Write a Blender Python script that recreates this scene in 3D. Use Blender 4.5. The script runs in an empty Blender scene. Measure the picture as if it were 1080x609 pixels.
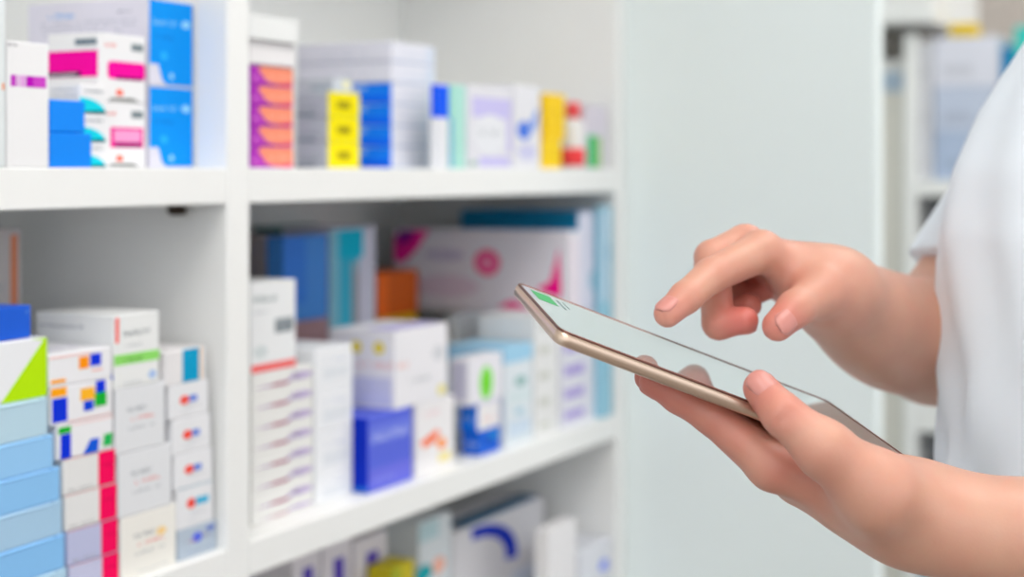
import bpy, bmesh, math, random
import numpy as np
from mathutils import Vector, Matrix

random.seed(7)
C = bpy.context.scene.collection
SC = bpy.context.scene
# ------------------------------------------------------------------ camera model
F = 1700.0
HOR = 180.0
TH = math.atan(850.0 / F)
FW = np.array([-math.sin(TH), math.cos(TH), 0.0])
RT = np.array([math.cos(TH), math.sin(TH), 0.0])
UP = np.array([0, 0, 1.0])
CAM = np.array([0.756, -1.019, 1.25])


def ray(px, py=HOR):
    return FW + RT * ((px - 540) / F) + UP * ((HOR - py) / F)


def on_x(px, py, X):
    d = ray(px, py)
    return CAM + d * ((X - CAM[0]) / d[0])


def on_y(px, py, Y):
    d = ray(px, py)
    return CAM + d * ((Y - CAM[1]) / d[1])


def cw(p):
    """camera frame (right, depth, up) to world"""
    p = np.asarray(p, float)
    return CAM + p[..., 0:1] * RT + p[..., 1:2] * FW + p[..., 2:3] * UP


def P(px, py, z):
    return np.array([(px - 540) / F * z, z, (HOR - py) / F * z])


# ------------------------------------------------------------------ materials
def lin(c):
    r = []
    for v in c:
        v = v / 255.0
        r.append(v / 12.92 if v <= 0.04045 else ((v + 0.055) / 1.055) ** 2.4)
    return (*r, 1.0)


MATS = {}


def setin(b, name, val):
    if name in b.inputs:
        b.inputs[name].default_value = val


def mat(key, rgb, rough=0.5, spec=0.4, metal=0.0, bump=0.0, bscale=200.0, vary=0.0):
    if key in MATS:
        return MATS[key]
    m = bpy.data.materials.new(key)
    m.use_nodes = True
    nt = m.node_tree
    b = nt.nodes['Principled BSDF']
    setin(b, 'Base Color', lin(rgb))
    setin(b, 'Roughness', rough)
    setin(b, 'Metallic', metal)
    setin(b, 'Specular IOR Level', spec)
    if bump or vary:
        tc = nt.nodes.new('ShaderNodeTexCoord')
        nz = nt.nodes.new('ShaderNodeTexNoise')
        nz.inputs['Scale'].default_value = bscale
        nz.inputs['Detail'].default_value = 3
        nt.links.new(tc.outputs['Object'], nz.inputs['Vector'])
        if bump:
            bp = nt.nodes.new('ShaderNodeBump')
            bp.inputs['Strength'].default_value = bump
            bp.inputs['Distance'].default_value = 0.001
            nt.links.new(nz.outputs['Fac'], bp.inputs['Height'])
            nt.links.new(bp.outputs['Normal'], b.inputs['Normal'])
        if vary:
            mx = nt.nodes.new('ShaderNodeMix')
            mx.data_type = 'RGBA'
            c = lin(rgb)
            mx.inputs['A'].default_value = tuple(v * (1 - vary) for v in c[:3]) + (1,)
            mx.inputs['B'].default_value = tuple(min(1, v * (1 + vary)) for v in c[:3]) + (1,)
            nt.links.new(nz.outputs['Fac'], mx.inputs['Factor'])
            nt.links.new(mx.outputs['Result'], b.inputs['Base Color'])
    MATS[key] = m
    return m


def card(rgb):
    """printed carton board"""
    return mat('carton_%d_%d_%d' % tuple(rgb), rgb, 0.5, 0.2, bump=0.03, bscale=400, vary=0.015)


def ink(rgb):
    return mat('ink_%d_%d_%d' % tuple(rgb), rgb, 0.5, 0.08, vary=0.02, bscale=90)


LAM = mat('white_laminate', (241, 242, 241), 0.42, 0.3, bump=0.02, bscale=30, vary=0.01)
WALL = mat('white_wall_paint', (232, 241, 241), 0.6, 0.3, bump=0.05, bscale=60, vary=0.01)
FLOOR = mat('grey_vinyl_floor', (122, 114, 106), 0.35, 0.4, bump=0.02, bscale=20, vary=0.06)
CEIL = mat('ceiling_paint', (240, 240, 240), 0.8, 0.2, bump=0.1, bscale=80, vary=0.01)
BEIGE = mat('warm_wall_paint', (214, 204, 197), 0.7, 0.3, bump=0.05, bscale=60, vary=0.02)


# ------------------------------------------------------------------ objects
def link(o):
    C.objects.link(o)
    return o


def tag(o, label=None, cat=None, group=None, kind=None):
    if label:
        o['label'] = label
    if cat:
        o['category'] = cat
    if group:
        o['group'] = group
    if kind:
        o['kind'] = kind
    return o


def empty(name, loc, label=None, cat=None, group=None):
    o = bpy.data.objects.new(name, None)
    o.empty_display_size = 0.05
    o.location = loc
    link(o)
    return tag(o, label, cat, group)


def bm_obj(name, bm, mats, parent=None, loc=(0, 0, 0), smooth=False):
    me = bpy.data.meshes.new(name)
    bm.normal_update()
    bm.to_mesh(me)
    bm.free()
    if not isinstance(mats, (list, tuple)):
        mats = [mats]
    for m in mats:
        me.materials.append(m)
    if smooth:
        me.polygons.foreach_set('use_smooth', [True] * len(me.polygons))
    o = bpy.data.objects.new(name, me)
    o.location = loc
    link(o)
    if parent:
        o.parent = parent
    return o


def py_obj(name, verts, faces, mats, parent=None, loc=(0, 0, 0), smooth=True):
    me = bpy.data.meshes.new(name)
    me.from_pydata([tuple(map(float, v)) for v in verts], [], [tuple(f) for f in faces])
    if not isinstance(mats, (list, tuple)):
        mats = [mats]
    for m in mats:
        me.materials.append(m)
    me.polygons.foreach_set('use_smooth', [smooth] * len(me.polygons))
    me.update()
    o = bpy.data.objects.new(name, me)
    o.location = loc
    link(o)
    if parent:
        o.parent = parent
    return o


def add_box(bm, lo, hi, bev=0.0, seg=1, mi=0):
    lo = Vector(lo)
    hi = Vector(hi)
    r = bmesh.ops.create_cube(bm, size=1.0)
    vs = r['verts']
    for v in vs:
        v.co = Vector([lo[i] + (v.co[i] + 0.5) * (hi[i] - lo[i]) for i in range(3)])
    fs = set(f for v in vs for f in v.link_faces)
    for f in fs:
        f.material_index = mi
    if bev:
        es = list(set(e for v in vs for e in v.link_edges))
        r = bmesh.ops.bevel(bm, geom=es, offset=bev, segments=seg, affect='EDGES', profile=0.5)
        for f in r['faces']:
            f.material_index = mi


def add_lathe(bm, prof, n=24, c=(0, 0, 0), mi=0):
    rings = []
    for r, z in prof:
        rings.append([bm.verts.new((c[0] + r * math.cos(2 * math.pi * k / n), c[1] + r * math.sin(2 * math.pi * k / n), c[2] + z)) for k in range(n)])
    for a, b in zip(rings[:-1], rings[1:]):
        for k in range(n):
            f = bm.faces.new((a[k], a[(k + 1) % n], b[(k + 1) % n], b[k]))
            f.material_index = mi
            f.smooth = True
    bm.faces.new(list(reversed(rings[0]))).material_index = mi
    bm.faces.new(rings[-1]).material_index = mi


def wbox(name, lo, hi, m, bev=0.0, parent=None, origin=None):
    bm = bmesh.new()
    o = origin if origin is not None else (0, 0, 0)
    add_box(bm, [lo[i] - o[i] for i in range(3)], [hi[i] - o[i] for i in range(3)], bev)
    return bm_obj(name, bm, m, parent, (0, 0, 0) if parent else o)


# ------------------------------------------------------------------ cartons
BOXES = []


def carton(base, c, x0, x1, ytop=None, side=None, d=0.07, col=(238, 238, 240), pr=(), label='', group=None,
           yaw=0.0, top=None, name='medicine_box', cat='medicine box', lidded=False, wY=None, parent_base=None):
    """carton whose front face stands in plane X=c at its near corner; returns the height of its top"""
    p0 = on_x(x0, HOR, c)
    if top is None:
        top = on_x(x0, ytop, c)[2]
    h = top - base
    e = np.array([-math.sin(yaw), math.cos(yaw)])
    dr = ray(x1)
    A = np.array([[e[0], -dr[0]], [e[1], -dr[1]]])
    w = float(np.linalg.solve(A, CAM[:2] - p0[:2])[0])
    if wY:
        w = wY
    if side is not None:
        ps = on_y(side, HOR, p0[1])
        d = c - ps[0]
    BOXES.append((label, p0[0] - d, p0[0], p0[1], p0[1] + w, base, top, yaw))
    body = card(col)
    mats = [body]
    idx = {}

    def mi(rgb):
        rgb = tuple(rgb)
        if rgb not in idx:
            mats.append(ink(rgb))
            idx[rgb] = len(mats) - 1
        return idx[rgb]
    g = 0.00015
    bm = bmesh.new()
    # local frame: origin at near front bottom corner; x outwards (+X), y along the shelf
    if lidded:
        add_box(bm, (-d + .0005, 0.0005, g), (-.0005, w - .0005, h * 0.95 - g), 0.0006)
    else:
        add_box(bm, (-d, 0, g), (0, w, h - g), min(0.0008, h * .05))
    cnt = [0]

    def q(face, pts, rgb):
        cnt[0] += 1
        off = 0.00008 + 0.00003 * cnt[0]
        vs = []
        for u, v in pts:
            v = min(max(v, .012), .99)
            if face == 'F':
                co = (off, u * w, v * h)
            elif face == 'S':
                co = (-d + u * d, -off, v * h)
            else:
                co = (-v * d, u * w, h + off)
            vs.append(bm.verts.new(co))
        try:
            f = bm.faces.new(vs)
        except ValueError:
            return
        f.material_index = mi(rgb)
        f.normal_update()
        want = {'F': (1, 0, 0), 'S': (0, -1, 0), 'T': (0, 0, 1)}[face]
        if f.normal.dot(Vector(want)) < 0:
            f.normal_flip()
    for p in pr:
        k, face = p[0], p[1]
        if k == 'r':
            u0, v0, u1, v1, rgb = p[2:]
            q(face, [(u0, v0), (u1, v0), (u1, v1), (u0, v1)], rgb)
        elif k == 'p':
            q(face, p[2], p[3])
        elif k == 'e':
            cu, cv, ru, rv, rgb = p[2:]
            q(face, [(cu + ru * math.cos(a * math.pi / 12), cv + rv * math.sin(a * math.pi / 12)) for a in range(24)], rgb)
        elif k == 'arc':   # thick arc: centre, radii, thickness fraction, start, end
            cu, cv, ru, rv, th, a0, a1, rgb = p[2:]
            n = 14
            o = [(cu + ru * math.cos(math.radians(a0 + (a1 - a0) * i / n)), cv + rv * math.sin(math.radians(a0 + (a1 - a0) * i / n))) for i in range(n + 1)]
            i_ = [(cu + ru * th * math.cos(math.radians(a0 + (a1 - a0) * i / n)), cv + rv * th * math.sin(math.radians(a0 + (a1 - a0) * i / n))) for i in range(n + 1)]
            for a in range(n):
                q(face, [o[a], o[a + 1], i_[a + 1], i_[a]], rgb)
                cnt[0] -= 1
        elif k == 't':     # a line of small lettering
            u0, v0, u1, v1, rgb = p[2:]
            n = 9
            rs = random.Random(int(u0 * 9700 + v0 * 89000) * 3 + ord(face))
            st = (u1 - u0) / n
            hv = v1 - v0
            for i in range(n):
                if rs.random() < .13:
                    continue
                a = u0 + i * st
                tall = rs.choice([.7, .7, 1.0])
                q(face, [(a + st * .1, v0), (a + st * .32, v0), (a + st * .32, v0 + hv * tall), (a + st * .1, v0 + hv * tall)], rgb)
                cnt[0] -= 1
                y = rs.choice([0, .3, .55])
                q(face, [(a + st * .32, v0 + hv * y), (a + st * .8, v0 + hv * y), (a + st * .8, v0 + hv * (y + .17)), (a + st * .32, v0 + hv * (y + .17))], rgb)
                cnt[0] -= 1
                if rs.random() < .6:
                    q(face, [(a + st * .6, v0), (a + st * .8, v0), (a + st * .8, v0 + hv * .7), (a + st * .6, v0 + hv * .7)], rgb)
                    cnt[0] -= 1
    loc = (p0[0], p0[1], base)
    if lidded:
        root = bm_obj(name, bm, mats, None, loc)
        lb = bmesh.new()
        add_box(lb, (-d, 0, h * .87), (0, w * .87, h - g), 0.0012)
        add_box(lb, (-d, w * .87, h * .91), (-.0001, w, h - g), 0.0010)
        lid = bm_obj('lid', lb, card(tuple(min(255, int(v * 1.01 + 1)) for v in col)), root)
    else:
        root = bm_obj(name, bm, mats, None, loc)
    root.rotation_euler = (0, 0, yaw)
    tag(root, label, cat, group)
    return top


ORD = {1: ['the only one'], 2: ['upper', 'lower'], 3: ['topmost', 'middle', 'bottom']}


def nth(i, n):
    """place in a stack counted from the bottom index i"""
    w = ['bottom one', 'second from bottom', 'third from bottom', 'fourth from bottom', 'fifth from bottom', 'sixth from bottom', 'seventh from bottom', 'eighth from bottom']
    if i == n - 1:
        return 'topmost'
    return w[i]


# ------------------------------------------------------------------ room
def struct(o):
    o['kind'] = 'structure'
    return o


YB0, YB1 = -0.7747, 0.804      # outer ends of the shelving unit
DEP = 0.30
Y_END = YB1
X_PART = float(on_y(925, HOR, Y_END + 0.002)[0])
struct(wbox('floor', (-1.2, -9.0, -0.05), (9.0, 3.0, 0.0), FLOOR))
struct(wbox('ceiling', (-1.2, -3.2, 2.6), (3.2, 3.0, 2.65), CEIL))
struct(wbox('wall_left', (-0.42, -3.2, 0.0), (-DEP - 0.022, 2.62, 2.6), WALL))
struct(wbox('wall_partition', (-DEP - 0.022, Y_END + 0.002, 0.0), (X_PART, Y_END + 0.034, 2.6), WALL, 0.003))
struct(wbox('wall_back', (-0.42, 2.62, 0.0), (3.2, 2.70, 2.6), BEIGE))

# unseen ceiling panels, added and placed to brighten the partition and the skin
def emis(key, rgb, s):
    m = bpy.data.materials.new(key)
    m.use_nodes = True
    b = m.node_tree.nodes['Principled BSDF']
    setin(b, 'Base Color', lin(rgb))
    setin(b, 'Emission Color', lin(rgb))
    setin(b, 'Emission Strength', s)
    return m


LIT = emis('lit_diffuser', (255, 252, 248), 4.4)
FRAME = mat('white_metal', (235, 235, 235), 0.4, 0.5, 0.0, vary=0.01)
for i, (lx, ly) in enumerate([(0.70, -2.5), (0.66, -1.2), (0.95, 1.25), (1.9, -2.5), (1.15, -0.05), (1.9, 1.75)]):
    wh = ['nearest the shelving behind the camera', 'over the aisle beside the shelving', 'over the far aisle beyond the partition',
          'over the open floor near the camera', 'straight above the person with the tablet', 'by the far wall, farthest from the shelving'][i]
    t = empty('added_ceiling_light', (lx, ly, 2.6), 'unseen added ceiling light panel ' + wh, 'ceiling light', 'added ceiling light panels')
    bm = bmesh.new()
    for a in ((-.47, -.47, .47, -.45), (-.47, .45, .47, .47), (-.47, -.45, -.45, .45), (.45, -.45, .47, .45)):
        add_box(bm, (a[0], a[1], -.02), (a[2], a[3], -.0005), .002)
    bm_obj('frame', bm, FRAME, t)
    bm = bmesh.new()
    add_box(bm, (-.45, -.45, -.012), (.45, .45, -.001))
    bm_obj('diffuser', bm, LIT, t)

# ------------------------------------------------------------------ shelving unit
ZU, ZL, ZB = 1.252, 0.956, 0.660
TB = 0.028
unit = empty('shelving_unit', (-DEP / 2, 0, 0), 'tall white open shelving unit full of medicine boxes', 'shelf')
OR = (-DEP / 2, 0, 0)
for y in (YB0, 0.0, 0.7747):
    wbox('side_panel', (-DEP, y, 0.0), (0, y + 0.0292, 2.1), LAM, 0.0012, unit, OR)
for (ya, yb) in ((YB0 + .0292, 0.0), (0.0292, 0.7747)):
    for z in (0.10, 0.365, ZB, ZL, ZU, 1.70, 2.10):
        wbox('shelf', (-DEP + .001, ya + .0002, z - TB), (-.0006, yb - .0002, z), LAM, 0.001, unit, OR)
wbox('back_panel', (-DEP - .02, YB0, 0.0), (-DEP, YB1, 2.1), LAM, 0, unit, OR)
wbox('plinth', (-DEP + .001, YB0 + .03, 0.0), (-.03, YB1 - .03, 0.072), LAM, 0, unit, OR)
# shelf pin under the upper shelf, against the divider
pp = on_y(186, 224, -0.008)
bm = bmesh.new()
add_lathe(bm, [(0.0045, -0.009), (0.0065, -0.006), (0.0065, -0.0005)], 16)
add_lathe(bm, [(0.0035, -0.0085), (0.0035, -0.0025)], 12, (0.006, 0, 0))
o = bm_obj('shelf_pin', bm, mat('dark_bronze', (70, 60, 52), 0.35, 0.5, 0.8, vary=0.05), unit, (pp[0] - OR[0], -.009, ZU - TB))
o['label'] = 'dark metal shelf pin'

W1 = (238, 238, 240)
W2 = (230, 231, 236)
LAV = (214, 212, 232)
GRY = (150, 158, 165)
LGR = (185, 190, 196)
BLU = (0, 138, 250)
PNK = (246, 0, 160)
CYA = (14, 214, 232)
RED = (240, 96, 84)

# ---- left bay, upper shelf
carton(ZU, -.0005, -34, 6, -10, d=.03, col=(226, 232, 234), label='tall white box cut off by the left edge of the picture, upper shelf',
       pr=[('r', 'F', .90, .45, .96, .49, (240, 160, 120)), ('t', 'F', .1, .7, .8, .75, GRY)])
carton(ZU, -.002, 7, 52, 42, d=.03, col=W1, label='white box with a short purple stripe at left end of upper shelf',
       pr=[('r', 'F', .09, .64, .22, .73, (196, 62, 196)), ('r', 'F', .25, .64, .29, .73, (214, 130, 214)), ('r', 'F', .32, .64, .42, .73, (224, 160, 224)),
           ('r', 'F', .44, .64, .62, .73, (186, 10, 186)), ('r', 'F', .62, .64, .92, .73, (206, 70, 200)), ('t', 'F', .02, .955, .24, .985, (110, 110, 120))])
zb = carton(ZU, -.0035, 53, 97, 139.5, d=.022, col=BLU, label='lower of two plain bright blue boxes on the upper shelf', group='plain blue boxes on the upper shelf')
carton(zb, -.0035, 53, 90, 104.5, d=.022, col=BLU, label='upper of two plain bright blue boxes on the upper shelf', group='plain blue boxes on the upper shelf')
z = ZU
for i, yt in enumerate((150, 119.5, 88)):
    z = carton(z, -.019, 84, 113, yt, side=52, col=W1, group='cyan arc boxes on the upper shelf',
               label='white box with a cyan arc behind the blue boxes, %s of three' % ['bottom', 'middle', 'top'][i],
               pr=[('p', 'F', [(0, .02), (.95, .02)] + [(.95 * math.cos(a * math.pi / 16), .02 + .52 * math.sin(a * math.pi / 16)) for a in range(1, 9)], CYA),
                   ('p', 'F', [(.1, .02), (.95, .02), (.93, .14), (.25, .10)], (10, 120, 130)),
                   ('t', 'F', .2, .72, .85, .84, (120, 130, 140)),
                   ('t', 'S', .08, .78, .9, .86, LGR), ('t', 'S', .08, .58, .9, .66, LGR), ('t', 'S', .08, .38, .9, .46, LGR)])


def pinkbox(base, yt, frame, lab):
    pr = [('t', 'F', .12, .80, .36, .86, RED), ('r', 'F', .68, .77, .94, .88, (140, 154, 160)), ('t', 'F', .7, .79, .92, .86, (90, 100, 110))]
    if frame:
        pr += [('r', 'F', .24, .31, .94, .62, (240, 30, 150)), ('r', 'F', .31, .40, .88, .58, (244, 160, 208)), ('r', 'F', .34, .32, .90, .385, (150, 40, 110))]
    else:
        pr += [('r', 'F', .22, .34, .94, .60, PNK), ('r', 'F', .18, .37, .98, .57, PNK), ('r', 'F', .36, .335, .93, .385, (150, 20, 110))]
    pr += [('r', 'F', .36, .10, .50, .15, (240, 90, 80)), ('e', 'F', .43, .16, .07, .035, (250, 120, 90)), ('p', 'F', [(.2, .03), (.86, .02), (.7, .07), (.25, .06)], (120, 124, 120)),
           ('r', 'S', .02, .36, .99, .74, PNK), ('r', 'S', .02, .365, .66, .44, (60, 30, 70)), ('t', 'S', .06, .38, .6, .425, (240, 240, 245)),
           ('r', 'S', .55, .82, .97, .91, (130, 146, 158)), ('t', 'S', .57, .835, .95, .89, (80, 96, 110)),
           ('t', 'S', .05, .2, .9, .25, LGR), ('t', 'S', .05, .1, .9, .15, LGR)]
    return carton(base, -.030, 104, 154, yt, side=50, col=W1, pr=pr, label=lab, group='magenta label boxes on the upper shelf')


zb = pinkbox(ZU, 107, True, 'lower white box with an outlined pink label on the upper shelf')
pinkbox(zb, 33.5, False, 'upper white box with solid magenta labels on end and side')


def bluebox(base, yt, lab):
    pr = [('p', 'F', [(0, .25), (.2, .25), (.28, .08), (.38, .02), (1, .02), (1, .985), (0, .985)], (6, 150, 246)),
          ('t', 'F', .08, .70, .62, .77, (150, 214, 255)), ('e', 'F', .84, .735, .11, .045, (150, 214, 255)), ('t', 'F', .1, .54, .6, .60, (10, 120, 220)),
          ('e', 'F', .33, .35, .08, .05, (40, 180, 255)), ('e', 'F', .5, .12, .05, .04, (150, 214, 255)),
          ('t', 'S', .18, .81, .40, .88, (90, 170, 236)), ('t', 'S', .74, .84, .86, .88, (130, 136, 156)), ('t', 'S', .12, .735, .46, .765, (176, 180, 196)), ('t', 'S', .48, .745, .92, .775, (176, 180, 196)), ('t', 'S', .12, .68, .6, .71, (176, 180, 196)), ('t', 'S', .62, .69, .9, .72, (176, 180, 196)), ('t', 'S', .14, .62, .8, .65, (176, 180, 196))]
    return carton(base, -.031, 157.5, 203, yt, side=29, col=(222, 220, 234), pr=pr, label=lab, group='long white boxes with blue ends')


zb = bluebox(ZU, 90, 'lower long white box with a blue end beside the upper divider')
bluebox(zb, -3, 'upper long white box with a blue end, at the top left')

# ---- left bay, lower shelf
LB = [(178, 212, 234), (136, 194, 244), (168, 204, 232), (140, 196, 244), (150, 202, 246), (186, 216, 232)]
z = ZL
yw = math.radians(3)
tops = [628, 589, 550, 512, 474, 431]
xr = [71.5, 69.5, 66.5, 64.5, 57.5, 51.5]
for i in range(6):
    z = carton(z, -.0012 - .0006 * i, -14, xr[i], tops[i], d=.11, col=LB[i], yaw=yw, lidded=True, group='plain light blue lidded boxes',
               label='plain light blue lidded box in the front left stack, ' + nth(i, 6))
z = carton(z, -.007, -14, 49.5, 364, d=.11, col=(236, 238, 242), yaw=yw, label='white box with a lime green corner on the light blue stack',
           pr=[('p', 'F', [(.22, .0), (1, .0), (1, .985), (.965, .985)], (184, 232, 6)), ('p', 'F', [(.7, .985), (1, .94), (1, .985)], (184, 232, 6))])
carton(z, -.012, -14, 33, 327, d=.10, col=(22, 92, 212), yaw=yw, label='dark blue box lying on the white and lime box',
       pr=[('e', 'F', .9, .8, .03, .06, (90, 140, 226))])
carton(ZL, -.165, -24, 23, 243, d=.05, col=(214, 208, 208), label='tall greyish box with an orange stripe at the back left',
       pr=[('r', 'F', .74, .72, .90, .98, (240, 150, 110)), ('t', 'F', .1, .8, .6, .84, LGR)])

z = ZL
HOT = (250, 0, 92)
for i, (x0, x1, yt, col) in enumerate([(73, 125, 598, (196, 198, 226)), (71, 124, 561.5, (188, 192, 224)), (68.5, 123, 523.5, (228, 228, 228)), (66.5, 121.3, 485.5, (228, 228, 228))]):
    pr = [('r', 'F', .66 + .01 * (i % 2), .03, .998, .985, HOT), ('t', 'F', .74, .55, .96, .64, (206, 0, 70)), ('t', 'F', .1, .10, .56, .16, (150, 152, 156)), ('r', 'F', 0, .975, .66, .995, (240, 150, 140))]
    z = carton(z, -.009, x0, x1, yt, d=.08, col=col, pr=pr, group='boxes with crimson ends',
               label='%s box with a crimson end band, %s of four in its stack' % ('white' if i > 1 else 'lavender', ['bottom', 'second from bottom', 'third from bottom', 'topmost'][i]))
ORG = (255, 168, 20)
DBL = (8, 50, 220)
GRN = (20, 176, 50)
for i, (x0, x1, yt) in enumerate([(60, 119.5, 449.5), (53.5, 118.5, 409.5), (52, 118, 374.5)]):
    if i == 0:
        pr = [('r', 'F', 0.02, .74, .24, .93, GRN), ('r', 'F', .06, .02, .24, .72, DBL), ('p', 'F', [(.45, .02), (.72, .02), (.74, .42), (.58, .42)], (16, 90, 220)), ('p', 'F', [(.80, .12), (.97, .12), (.99, .48), (.83, .48)], (40, 184, 90)),
              ('r', 'F', .24, .93, 1, .95, (250, 180, 170))]
    elif i == 1:
        pr = [('r', 'F', 0.0, .74, .25, .97, ORG), ('r', 'F', 0.02, .08, .26, .70, DBL), ('r', 'F', .47, .52, .70, .84, (255, 184, 40)), ('r', 'F', .72, .66, .88, .98, DBL), ('r', 'F', .52, .24, .68, .50, (16, 70, 220)), ('r', 'F', .70, .30, .90, .66, GRN),
              ('r', 'F', .26, .04, 1, .06, (250, 180, 170))]
    else:
        pr = [('r', 'F', .02, .10, .25, .22, ORG), ('r', 'F', .46, .42, .62, .80, (255, 150, 10)), ('r', 'F', .64, .46, .82, .84, DBL), ('r', 'F', .0, .86, .66, .90, (250, 190, 180)), ('r', 'F', .66, .30, .84, .34, (250, 160, 140)), ('t', 'T', .1, .2, .8, .4, LAV)]
    z = carton(z, -.009, x0, x1, yt, d=.08, col=(236, 236, 240), pr=pr, group='white boxes with coloured squares',
               label=['white box with blue and green squares, directly on the crimson banded boxes', 'white box with blue, green and orange squares, middle of three',
                      'white box with one orange and one blue square, top of its stack'][i])
z = ZL
for i, (x0, x1, yt) in enumerate([(127.5, 186, 548), (125.3, 181, 480), (122.3, 174, 411.5)]):
    warm = i == 0
    pr = [('t', 'F', .22, .62, .62, .70, (130, 138, 146)), ('t', 'F', .24, .48, .78, .55, (238, 120, 110)), ('t', 'F', .24, .34, .80, .39, (160, 168, 176))]
    if warm:
        pr += [('e', 'F', .72, .62, .09, .07, (248, 214, 150)), ('t', 'F', .3, .05, .85, .09, LGR)]
    z = carton(z, -.009, x0, x1, yt, d=.08, col=(238, 236, 230) if warm else (226, 228, 232), pr=pr, group='plain white boxes beside the crimson ones',
               label=['cream white box with red text, bottom of the middle stack', 'white box with faint red text, between cream box and upper one', 'white box with faint red text, just under the green striped box'][i])
carton(z, -.009, 120.3, 168, 333, side=38, col=(234, 236, 236), label='white box with green stripe and red bar, top of the middle stack',
       pr=[('r', 'F', 0.03, .62, .10, .96, (250, 74, 60)), ('r', 'F', .0, .32, 1, .46, (146, 224, 110)), ('t', 'F', .2, .35, .62, .42, (90, 160, 70)), ('t', 'F', .2, .70, .80, .78, (120, 130, 136)),
           ('t', 'F', .24, .55, .66, .60, LGR), ('e', 'F', .84, .13, .09, .06, (170, 196, 236)), ('t', 'F', .2, .05, .6, .09, LGR),
           ('t', 'S', .05, .80, .62, .85, (150, 154, 164)), ('t', 'S', .05, .55, .75, .59, (180, 186, 204)), ('t', 'S', .2, .44, .8, .48, (180, 186, 204)), ('r', 'S', .1, .13, .99, .20, (70, 110, 226)), ('r', 'S', .1, .19, .99, .26, (196, 200, 230))])
z = ZL
for i, (x0, x1, yt) in enumerate([(188, 229, 561), (186.8, 225, 518), (184, 224, 481.5), (182, 222.3, 444), (178.3, 220, 407.5), (174.5, 216.5, 371.5)]):
    if i == 0:
        pr = [('e', 'F', .48, .62, .13, .17, (90, 110, 230)), ('e', 'F', .82, .80, .12, .10, (110, 130, 200)), ('t', 'F', .25, .5, .45, .6, (200, 130, 150)), ('t', 'F', .6, .58, .8, .7, (140, 130, 170)), ('t', 'F', .2, .15, .85, .25, (150, 166, 190))]
        col, lab = (182, 196, 212), 'grey blue box with a blue dot, bottom of the stack by the divider'
    elif i == 5:
        pr = [('r', 'F', .42, .03, .84, .985, (4, 158, 206)), ('t', 'F', .48, .78, .7, .84, (60, 190, 226)), ('r', 'F', .85, .03, .90, .985, (246, 206, 160)), ('e', 'F', .5, .5, .03, .03, (4, 158, 206))]
        col, lab = (232, 230, 232), 'white box with a wide teal band, top of the stack by divider'
    else:
        big = i == 1
        b2 = (70, 180, 220) if big else (96, 130, 220)
        pr = [('e', 'F', .38, .60 if big else .52, .12, .13, (246, 84, 70)), ('r', 'F', .50, .52 if big else .44, .86 if big else .70, .70 if big else .62, b2), ('t', 'F', .35, .32, .8, .40, (190, 194, 204)),
              ('r', 'F', .1, 0.0, .98, .03, (60, 150, 180)) if i == 2 else ('t', 'F', .3, .16, .7, .2, LGR)]
        col = (232, 233, 237)
        lab = {1: 'white box with a wide red and cyan logo, second from bottom by divider', 2: 'white box with red and blue logo, third from bottom by divider',
               3: 'white box with red and blue logo, fourth from bottom by divider', 4: 'white box with red and blue logo, fifth up, under teal banded box'}[i]
    z = carton(z, -.009, x0, x1, yt, d=.075, col=col, pr=pr, label=lab, group='small boxes stacked by the divider')

# ---- middle bay, upper shelf
z = ZU
PUR = (176, 44, 186)
SAL = (252, 150, 120)
for i, yt in enumerate((154, 132.3, 110.6, 89, 67.6)):
    pr = [('p', 'F', [(.16, .80), (.24, .96), (.99, .96), (.99, .24), (.55, .10), (.36, .22)], SAL), ('p', 'F', [(.99, .24), (.99, .05), (.75, .05), (.55, .10)], (236, 80, 120)),
          ('t', 'F', .42, .40, .92, .62, (250, 190, 170)), ('e', 'F', .10, .35, .04, .10, (230, 130, 220)), ('e', 'F', .2, .2, .05, .08, (214, 90, 200))]
    z = carton(z, -.015, 264.5, 309, yt, d=.09, col=PUR, pr=pr, group='purple and salmon boxes', label='purple box with a salmon patch, %s of five beside the divider' % ['bottom one', 'second from bottom', 'middle one', 'second from top', 'topmost'][i])
z = carton(z, -.013, 263.5, 311, 41.5, d=.09, col=(238, 236, 238), label='lower plain white box lying on the purple stack', group='plain white boxes on the purple stack')
carton(z, -.008, 263, 315, 14, d=.09, col=(236, 238, 238), label='upper plain white box, crowning the purple stack', group='plain white boxes on the purple stack')
z = ZU
YEL = (244, 228, 8)
for i, yt in enumerate((149.3, 122.8, 96.3)):
    z = carton(z, -.035, 346, 379, yt, side=312, col=(186, 196, 202), pr=[('r', 'F', 0.0, .0, 1, 1, YEL), ('r', 'F', .28, .32, .70, .66, (186, 170, 10)), ('t', 'F', .3, .34, .68, .64, (120, 110, 30)), ('t', 'S', .1, .25, .7, .45, (150, 164, 170)), ('r', 'S', 0, 0, .6, .12, (130, 150, 160))],
               group='yellow ended boxes', label='grey box with a bright yellow end, %s of three' % ['bottom', 'middle', 'top'][i])
carton(z, -.045, 352, 371, 81, side=312, col=(206, 212, 218), label='flat pale grey box lying on the yellow ended stack', pr=[('t', 'S', .4, .2, .9, .6, (120, 150, 170)), ('r', 'F', .5, .3, .9, .8, (240, 236, 190))])
z = ZU
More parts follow.
